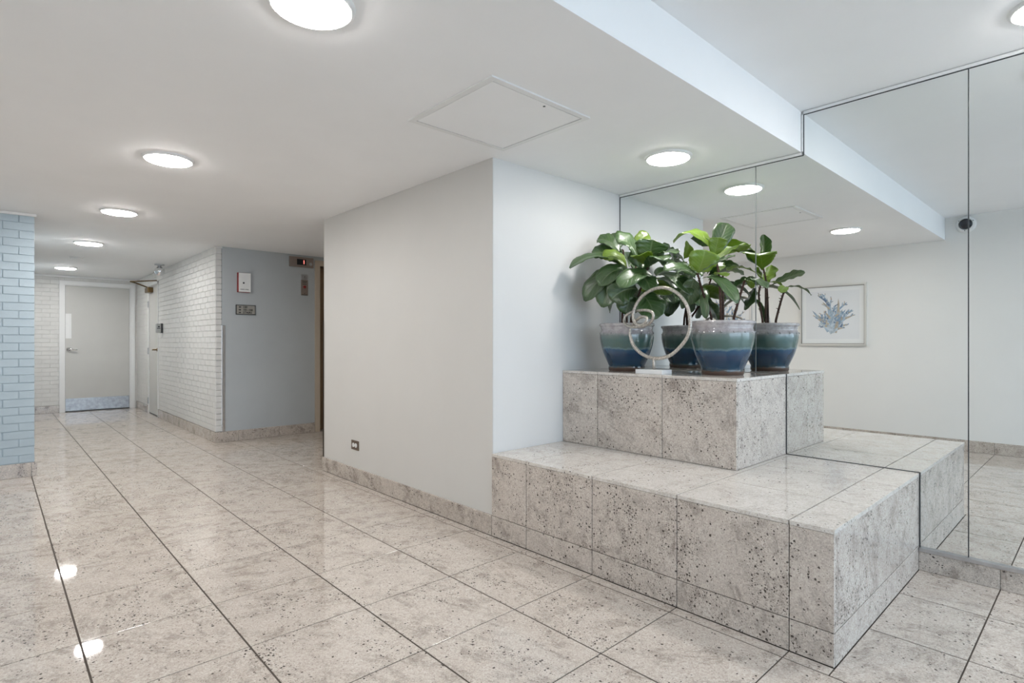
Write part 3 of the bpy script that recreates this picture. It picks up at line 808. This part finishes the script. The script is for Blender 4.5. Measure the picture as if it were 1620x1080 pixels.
ap = thing('access_panel', 'square white access hatch set in the ceiling', 'access panel', (1.79, 2.02, ZC))
hw = 0.312
bm = bmesh.new()
for a in ((-hw, hw, -hw, -hw + 0.028), (-hw, hw, hw - 0.028, hw), (-hw, -hw + 0.028, -hw + 0.028, hw - 0.028), (hw - 0.028, hw, -hw + 0.028, hw - 0.028)):
    bx(bm, a[0], a[1], a[2], a[3], -0.007, 0.0)
obj('hatch_frame', bm, M['white_trim'], ap)
obj('hatch_panel', rbox(-hw + 0.032, hw - 0.032, -hw + 0.034, hw - 0.032, -0.006, 0.0, 0.002), M['ceiling_paint'], ap)
obj('hatch_gap', box(-hw + 0.028, hw - 0.028, -hw + 0.028, hw - 0.028, -0.0012, 0.0), M['grout'], ap)
obj('screw', lathe(bmesh.new(), [(0.006, -0.0075), (0.006, -0.005)], 12, (0.05, -hw + 0.055, 0)), M['dark_edge'], ap)

sm = thing('smoke_detector', 'small white disc smoke detector between the two farthest ceiling lights', 'smoke detector', (0.78, 8.94, ZC))
obj('base_plate', lathe(bmesh.new(), [(0.075, 0.0), (0.075, -0.008), (0.068, -0.010)], 28), M['white_plastic'], sm)
obj('cover', lathe(bmesh.new(), [(0.066, -0.010), (0.062, -0.026), (0.045, -0.034), (0.02, -0.036)], 28), M['white_plastic'], sm, smooth=True)

gm = thing('ceiling_globe', 'small shiny silver globe hung from the ceiling beside the side door', 'globe fixture', (1.70, 9.02, ZC))
obj('canopy', lathe(bmesh.new(), [(0.062, 0.0), (0.060, -0.010), (0.022, -0.016), (0.020, -0.036)], 24), M['brushed_steel'], gm, smooth=True)
bm = bmesh.new(); bmesh.ops.create_uvsphere(bm, u_segments=24, v_segments=16, radius=0.066)
for v in bm.verts: v.co.z -= 0.094
obj('globe', bm, M['chrome'], gm, smooth=True)

# ------------------------------------------------------------------ wall fittings
cr = thing('card_reader', 'small grey two-button reader on the brick beside the side door', 'card reader', (XB - 0.004, 9.55, 1.335))
obj('wall_plate', rbox(-0.020, 0.004, -0.050, 0.050, -0.070, 0.070, 0.004, 2), M['black'], cr)
obj('housing', rbox(-0.078, -0.018, -0.044, 0.044, -0.066, 0.066, 0.010, 3), M['grey_plastic'], cr)
obj('slot', rbox(-0.070, -0.030, -0.046, -0.043, -0.008, 0.002, 0.001), M['black'], cr)
obj('button', rbox(-0.060, -0.036, -0.047, -0.043, 0.012, 0.030, 0.001), M['black'], cr)

fa = thing('alarm_box', 'white rectangular alarm box with a red side on the slate grey wall', 'alarm', (2.125, YE, 1.815))
obj('back_box', rbox(-0.070, 0.066, -0.030, 0.0, -0.112, 0.112, 0.002), M['red'], fa)
obj('cover', rbox(-0.060, 0.070, -0.040, -0.028, -0.108, 0.110, 0.003), M['white_plastic'], fa)
obj('sounder_hole', lathe(bmesh.new(), [(0.010, -0.0415), (0.010, -0.036)], 16, (-0.008, 0, -0.005), True, 'y'), M['black'], fa)
bm = bmesh.new()
for k in range(9): bx(bm, -0.044 + k*0.0095 + (0.006 if k > 4 else 0), -0.037 + k*0.0095 + (0.006 if k > 4 else 0), -0.0408, -0.0395, -0.082, -0.075)
tag(obj('caption', bm, M['dark_edge'], fa), kind='stuff')

ds = thing('direction_sign', 'small black-framed sign with arrows, numbers and STAIRS on the slate grey wall', 'sign', (2.149, YE, 1.503))
bm = rbox(-0.108, 0.108, -0.014, 0.0, -0.057, 0.057, 0.002)
obj('sign_frame', bm, M['black'], ds)
obj('sign_plate', box(-0.100, 0.100, -0.0158, -0.013, -0.049, 0.049), M['sign_grey'], ds)
for z, s, arrow in ((0.030, '100', -1), (-0.002, '101-108', 1), (-0.033, 'STAIRS', 1)):
    text('lettering', s, 0.032, M['black'], ds, (-0.032, -0.0159, z), '-y')
    bm = bmesh.new()
    vs = [bm.verts.new((-0.066 + arrow*a, y, z + b)) for y in (-0.0168, -0.0157) for a, b in ((0.014, 0.0), (-0.002, 0.011), (-0.002, 0.004), (-0.014, 0.004), (-0.014, -0.004), (-0.002, -0.004), (-0.002, -0.011))]
    bm.faces.new(vs[:7]); bm.faces.new(vs[7:][::-1])
    for k in range(7): bm.faces.new((vs[k], vs[7+k], vs[7+(k+1) % 7], vs[(k+1) % 7]))
    obj('arrow', bm, M['black'], ds)

fi = thing('floor_indicator', 'steel lift floor display showing a red 1', 'floor indicator', (2.80, YE, 2.118))
obj('face_plate', rbox(-0.150, 0.150, -0.022, 0.0, -0.062, 0.062, 0.003), M['rose_steel'], fi)
obj('display', rbox(-0.060, 0.055, -0.0245, -0.021, -0.036, 0.036, 0.001), M['black'], fi)
text('digit', '1', 0.066, M['red_glow'], fi, (0.010, -0.0246, -0.001), '-y')
obj('chime_grille', lathe(bmesh.new(), [(0.020, -0.020), (0.020, -0.026), (0.012, -0.027)], 20, (0.112, 0, -0.016), True, 'y'), M['brushed_steel'], fi)

fk = thing('key_switch_plate', 'slim steel lift key plate with a red button below the floor display', 'switch plate', (2.842, YE, 1.84))
obj('face_plate', rbox(-0.044, 0.044, -0.006, 0.0, -0.130, 0.085, 0.002), M['rose_steel'], fk)
obj('steel_label', rbox(-0.045, 0.045, -0.008, 0.0, 0.062, 0.128, 0.002), M['brushed_steel'], fk)
obj('key_button', lathe(bmesh.new(), [(0.018, -0.005), (0.018, -0.012), (0.012, -0.015)], 20, (0, 0, -0.025), True, 'y'), M['red'], fk)
for z in (0.100, -0.105): obj('screw', lathe(bmesh.new(), [(0.005, -0.004), (0.005, -0.0095)], 10, (0, 0, z), True, 'y'), M['dark_edge'], fk)
bm = bmesh.new()
for z, w in ((0.045, 0.030), (0.032, 0.026), (0.010, 0.024), (-0.122, 0.036)): bx(bm, -w, w, -0.0068, -0.0055, z - 0.003, z + 0.003)
tag(obj('caption', bm, M['dark_edge'], fk), kind='stuff')

cg = thing('corner_guard', 'tall bright steel corner guard at the left edge of the slate grey wall', 'corner guard', (1.900, YE, BH))
bm = rbox(-0.004, 0.030, -0.008, -0.001, 0.002, 1.20, 0.001)
obj('front_flange', bm, M['chrome'], cg)
obj('side_flange', rbox(-0.006, -0.002, -0.005, 0.012, 0.002, 1.20, 0.001), M['chrome'], cg)
cg2 = thing('corner_guard', 'dark brown corner guard on the far end of the long pale wall', 'corner guard', (XL, YLE, BH))
obj('front_flange', rbox(-0.003, -0.0006, -0.004, 0.016, 0.002, 1.20, 0.0006), M['dark_guard'], cg2)
obj('side_flange', rbox(-0.003, 0.05, 0.001, 0.016, 0.002, 1.20, 0.001), M['dark_guard'], cg2)

ol = thing('wall_outlet', 'brown plate electrical outlet low on the long pale wall', 'outlet', (XL, 4.153, 0.299))
obj('face_plate', rbox(-0.006, 0.0, -0.062, 0.062, -0.038, 0.038, 0.003), M['outlet_brown'], ol)
for s in (-1, 1):
    o = obj('socket', lathe(bmesh.new(), [(0.0175, -0.005), (0.0175, -0.0095), (0.0155, -0.0105)], 20, (0, s*0.021, 0), True, 'x'), M['white_plastic'], ol)
    bm = box(-0.0113, -0.010, s*0.021 - 0.006, s*0.021 + 0.006, 0.005, 0.0075); bx(bm, -0.0113, -0.010, s*0.021 - 0.006, s*0.021 + 0.006, -0.0075, -0.005)
    obj('slot', bm, M['black'], o)
obj('screw', lathe(bmesh.new(), [(0.003, -0.005), (0.003, -0.008)], 10, (0, 0, 0), True, 'x'), M['chrome'], ol)

sc = thing('security_camera', 'white round dome camera high on the wall seen in the mirror', 'security camera', (XW, 1.03, 2.345))
obj('housing', lathe(bmesh.new(), [(0.086, 0.0), (0.086, 0.012), (0.076, 0.030), (0.058, 0.036), (0.056, 0.026)], 36, cap=True, axis='x'), M['white_plastic'], sc, smooth=False)
obj('dome', lathe(bmesh.new(), [(0.056, 0.034), (0.052, 0.052), (0.040, 0.070), (0.022, 0.080), (0.004, 0.083)], 32, cap=True, axis='x'), M['dome_glass'], sc, smooth=True)
for a in (0.6, 2.7, 4.8):
    obj('screw', lathe(bmesh.new(), [(0.0045, 0.026), (0.0045, 0.0345)], 10, (0, 0.067*math.cos(a), 0.067*math.sin(a)), True, 'x'), M['dark_edge'], sc)

# ------------------------------------------------------------------ framed coral prints on the picture wall
def coral_print(yc, zc, label, seed, flip):
    t = thing('framed_print', label, 'framed picture', (XW, yc, zc), group='coral prints on the picture wall')
    hw = 0.365
    bm = bmesh.new()
    for a in ((-hw, hw, -hw, -hw + 0.022), (-hw, hw, hw - 0.022, hw), (-hw, -hw + 0.022, -hw + 0.022, hw - 0.022), (hw - 0.022, hw, -hw + 0.022, hw - 0.022)):
        bx(bm, 0.0, 0.032, a[0], a[1], a[2], a[3])
    obj('frame', bm, M['silver_frame'], t)
    bm = bmesh.new(); q = hw - 0.022
    for a in ((-q, q, -q, -q + 0.005), (-q, q, q - 0.005, q), (-q, -q + 0.005, -q + 0.005, q - 0.005), (q - 0.005, q, -q + 0.005, q - 0.005)):
        bx(bm, 0.0, 0.024, a[0], a[1], a[2], a[3])
    obj('lip_shade', bm, M['shade_taupe'], t)  # dark strip, its colour imitates the shadow inside the frame edge
    obj('mat_board', box(0.002, 0.012, -hw + 0.02, hw - 0.02, -hw + 0.02, hw - 0.02), M['mat_board'], t)
    obj('print', box(0.011, 0.0130, -0.29, 0.29, -0.285, 0.29), M['art_paper'], t)
    r = random.Random(seed)
    bms = [bmesh.new() for _ in CORAL]
    count = [0]
    def branch(p, a, l, w, d):
        k = r.choice((0, 0, 1, 1, 2, 2, 3, 4)) if d else r.choice((1, 2, 1, 4))
        bm = bms[k]
        n = 5
        x = 0.0131 + 0.000004*count[0]; count[0] += 1
        left, right = [], []
        q = Vector(p); ang = a
        bend = r.uniform(-0.25, 0.25)
        mids = []
        for i in range(n + 1):
            ww = w*(1 - 0.45*i/n)*(1.12 if i == n and d >= 2 else 1)
            nx, nz = math.cos(ang), math.sin(ang)
            left.append(bm.verts.new((x, flip*(q.x - nz*ww), q.y + nx*ww)))
            right.append(bm.verts.new((x, flip*(q.x + nz*ww), q.y - nx*ww)))
            mids.append((q.copy(), ang))
            q = q + Vector((nx, nz))*l/n
            ang += bend/n
        tip = bm.verts.new((x, flip*q.x, q.y))
        for i in range(n): bm.faces.new((left[i], right[i], right[i+1], left[i+1]))
        bm.faces.new((left[n], right[n], tip))
        if d < 3:
            for _ in range(3 if d == 0 else r.choice((2, 2, 3))):
                mp, ma = mids[r.randint(2, n)]
                branch((mp.x, mp.y), (ma + r.choice((-1, 1))*r.uniform(0.35, 0.75))*0.86 + 0.22, l*r.uniform(0.26, 0.42), w*0.64, d + 1)
    for a0, l0 in ((1.57, 0.40), (1.34, 0.36), (1.82, 0.37), (1.10, 0.31), (2.06, 0.31), (0.82, 0.27), (2.34, 0.27), (1.46, 0.33), (1.70, 0.40), (0.52, 0.21), (2.62, 0.20), (1.22, 0.22), (1.93, 0.22)):
        branch((r.uniform(-0.04, 0.04), -0.215 + r.uniform(0, 0.02)), a0 + r.uniform(-0.08, 0.08), l0*0.86, 0.019, 0)
    art = bmesh.new()
    me = bpy.data.meshes.new('painted_coral')
    for k, bm in enumerate(bms):
        for f in bm.faces: f.material_index = k
        tmp = bpy.data.meshes.new('tmp'); bm.to_mesh(tmp); bm.free()
        art.from_mesh(tmp); bpy.data.meshes.remove(tmp)
    art.to_mesh(me); art.free()
    for mt in CORAL: me.materials.append(mt)
    tag(link('painted_coral', me, t), kind='stuff')
coral_print(2.287, 1.453, 'silver-framed blue coral print, nearer of the two in the mirror', 23, 1)
coral_print(3.62, 1.453, 'silver-framed coral print glimpsed between the plant leaves in the mirror', 5, -1)

# ------------------------------------------------------------------ ring sculpture
RINGBASE = (2.845, 1.84, ZQ)
rs = thing('ring_sculpture', 'hammered silver looped ring sculpture on a white marble block', 'sculpture', RINGBASE)
obj('marble_base', rbox(-0.052, 0.052, -0.092, 0.088, 0.0, 0.024, 0.002), M['marble'], rs)
obj('stem', tube(bmesh.new(), [(0, -0.006, 0.022), (0, -0.006, 0.055), (0, -0.006, 0.098)], 0.0095, 12), M['silver_leaf'], rs, smooth=True)
pts = spline([Vector(p) - Vector(RINGBASE) for p in RING], 6)
obj('ring', tube(bmesh.new(), pts, lambda t: 0.0112 - 0.0035*t if t > 0.04 else 0.0112*(0.55 + 0.45*t/0.04), 10), M['silver_leaf'], rs, smooth=True)

# ------------------------------------------------------------------ potted fiddle-leaf figs
POT = [(0.0, 0.0), (0.108, 0.0), (0.114, 0.004), (0.115, 0.026), (0.114, 0.034), (0.121, 0.050), (0.135, 0.080), (0.149, 0.114), (0.160, 0.150), (0.168, 0.185), (0.172, 0.212), (0.1715, 0.232), (0.169, 0.247),
       (0.1645, 0.258), (0.162, 0.266), (0.1655, 0.271), (0.165, 0.278), (0.168, 0.283), (0.175, 0.289), (0.177, 0.296), (0.1745, 0.303), (0.167, 0.305), (0.158, 0.302), (0.152, 0.290), (0.152, 0.27)]
WID = [(0.0, 0.035), (0.04, 0.05), (0.09, 0.28), (0.18, 0.56), (0.30, 0.74), (0.42, 0.82), (0.55, 0.93), (0.68, 1.0), (0.80, 0.98), (0.90, 0.80), (0.96, 0.52), (1.0, 0.12)]
def wid(t):
    for (a, u), (b, v) in zip(WID, WID[1:]):
        if t <= b: return u + (v - u)*(t - a)/(b - a)
    return 0.1
def leaf(base, tip, arch, width, nrm, seed):
    r = random.Random(seed)
    b, e = Vector(base), Vector(tip)
    nrm = Vector(nrm).normalized()
    L = (e - b).length
    ctrl = (b + e)/2 + Vector((0, 0, 1))*arch*1.6 + nrm*0.02
    nu, nv = 16, 8
    fold = r.uniform(0.22, 0.42); wave = r.uniform(0.015, 0.05); ph = r.uniform(0, 6); wn = r.choice((3, 4, 5))
    bm = bmesh.new(); uvl = bm.loops.layers.uv.new('UVMap')
    grid = []
    for i in range(nu + 1):
        t = i/nu
        p = b*(1-t)**2 + ctrl*2*t*(1-t) + e*t*t
        tg = ((ctrl - b)*(1-t) + (e - ctrl)*t).normalized()
        s = tg.cross(nrm).normalized()
        n = s.cross(tg).normalized()
        hw = width*0.5*wid(t)
        row = []
        for j in range(nv + 1):
            q = (j/nv - 0.5)*2
            lift = fold*abs(q)*hw*(1 - 0.55*abs(q)) + wave*width*(q*q)*math.sin(wn*2*PI*t + ph + (2.1 if q > 0 else 0))*min(1, t*4)
            jag = 1 + 0.03*math.sin(23*t + ph*3 + q)
            row.append(bm.verts.new(p + s*hw*q*jag*0.98 + n*lift))
        grid.append(row)
    for i in range(nu):
        for j in range(nv):
            f = bm.faces.new((grid[i][j], grid[i+1][j], grid[i+1][j+1], grid[i][j+1]))
            for lp, (a, c) in zip(f.loops, ((i, j), (i+1, j), (i+1, j+1), (i, j+1))):
                lp[uvl].uv = (a/nu, c/nv)
            f.smooth = True
    return bm
def fig(name_label, x, y, leaves, stems, seed, yaw):
    root = thing('potted_fig', name_label, 'potted plant', (x, y, ZQ), group='potted fiddle-leaf figs')
    O = Vector((x, y, ZQ))
    bm = lathe(bmesh.new(), POT[1:], 64, cap=False)
    pot = obj('pot', bm, M['glaze'], root, rot=(0, 0, yaw), smooth=True)
    bm = bmesh.new()
    for k in range(16):
        a = 2*PI*k/16
        bmesh.ops.create_uvsphere(bm, u_segments=8, v_segments=6, radius=0.0070, matrix=Matrix.Translation((0.168*math.cos(a), 0.168*math.sin(a), 0.241)))
    tag(obj('raised_beads', bm, M['glaze'], pot, smooth=True), kind='stuff')
    obj('pot_base', lathe(bmesh.new(), [(0.109, 0.0), (0.109, 0.004)], 40), M['glaze'], pot)
    bm = lathe(bmesh.new(), [(0.1545, 0.268), (0.12, 0.276), (0.05, 0.282), (0.004, 0.283)], 40, cap=False)
    obj('soil', bm, M['soil'], root, smooth=True)
    r = random.Random(seed)
    for s in stems:
        pts = spline([Vector(p) - O for p in s], 6) if len(s) > 2 else [Vector(s[0]) - O + (Vector(s[1]) - Vector(s[0]))*k/8 for k in range(9)]
        pts[0].z = min(pts[0].z, 0.262)
        bm = tube(bmesh.new(), pts, lambda t: 0.0075 - 0.002*t, 8)
        for q in range(3, len(pts)):                         # old leaf scars and bud scales
            for _ in range(2):
                a = r.uniform(0, 6.28)
                d = Vector((math.cos(a), math.sin(a), 0.5))*r.uniform(0.009, 0.017)
                tube(bm, [pts[q], pts[q] + d*0.6, pts[q] + d], lambda t: 0.0045*(1 - 0.8*t), 5)
        obj('stem', bm, M['bark'], root)
    for i, (b, e, arch, w, n, k) in enumerate(leaves):
        bm = leaf(Vector(b) - O, Vector(e) - O, arch, w, n, seed*100 + i)
        o = obj_raw('leaf', bm, M['leaf_young'] if k else M['leaf_mature'], root)
def obj_raw(name, bm, mat, parent):
    me = bpy.data.meshes.new(name)
    bm.to_mesh(me); bm.free(); me.materials.append(mat)
    o = link(name, me, parent)
    md = o.modifiers.new('thick', 'SOLIDIFY'); md.thickness = 0.0012; md.offset = 0
    return o
fig('bushy fiddle-leaf fig in a blue glazed pot, left, beside the white wall', 3.005, 2.142, LEAVES_A, STEMS_A, 7, 0.4)
fig('sparser fiddle-leaf fig with bare upright stems in the right-hand blue glazed pot', 3.05, 1.516, LEAVES_B, STEMS_B, 9, 2.0)
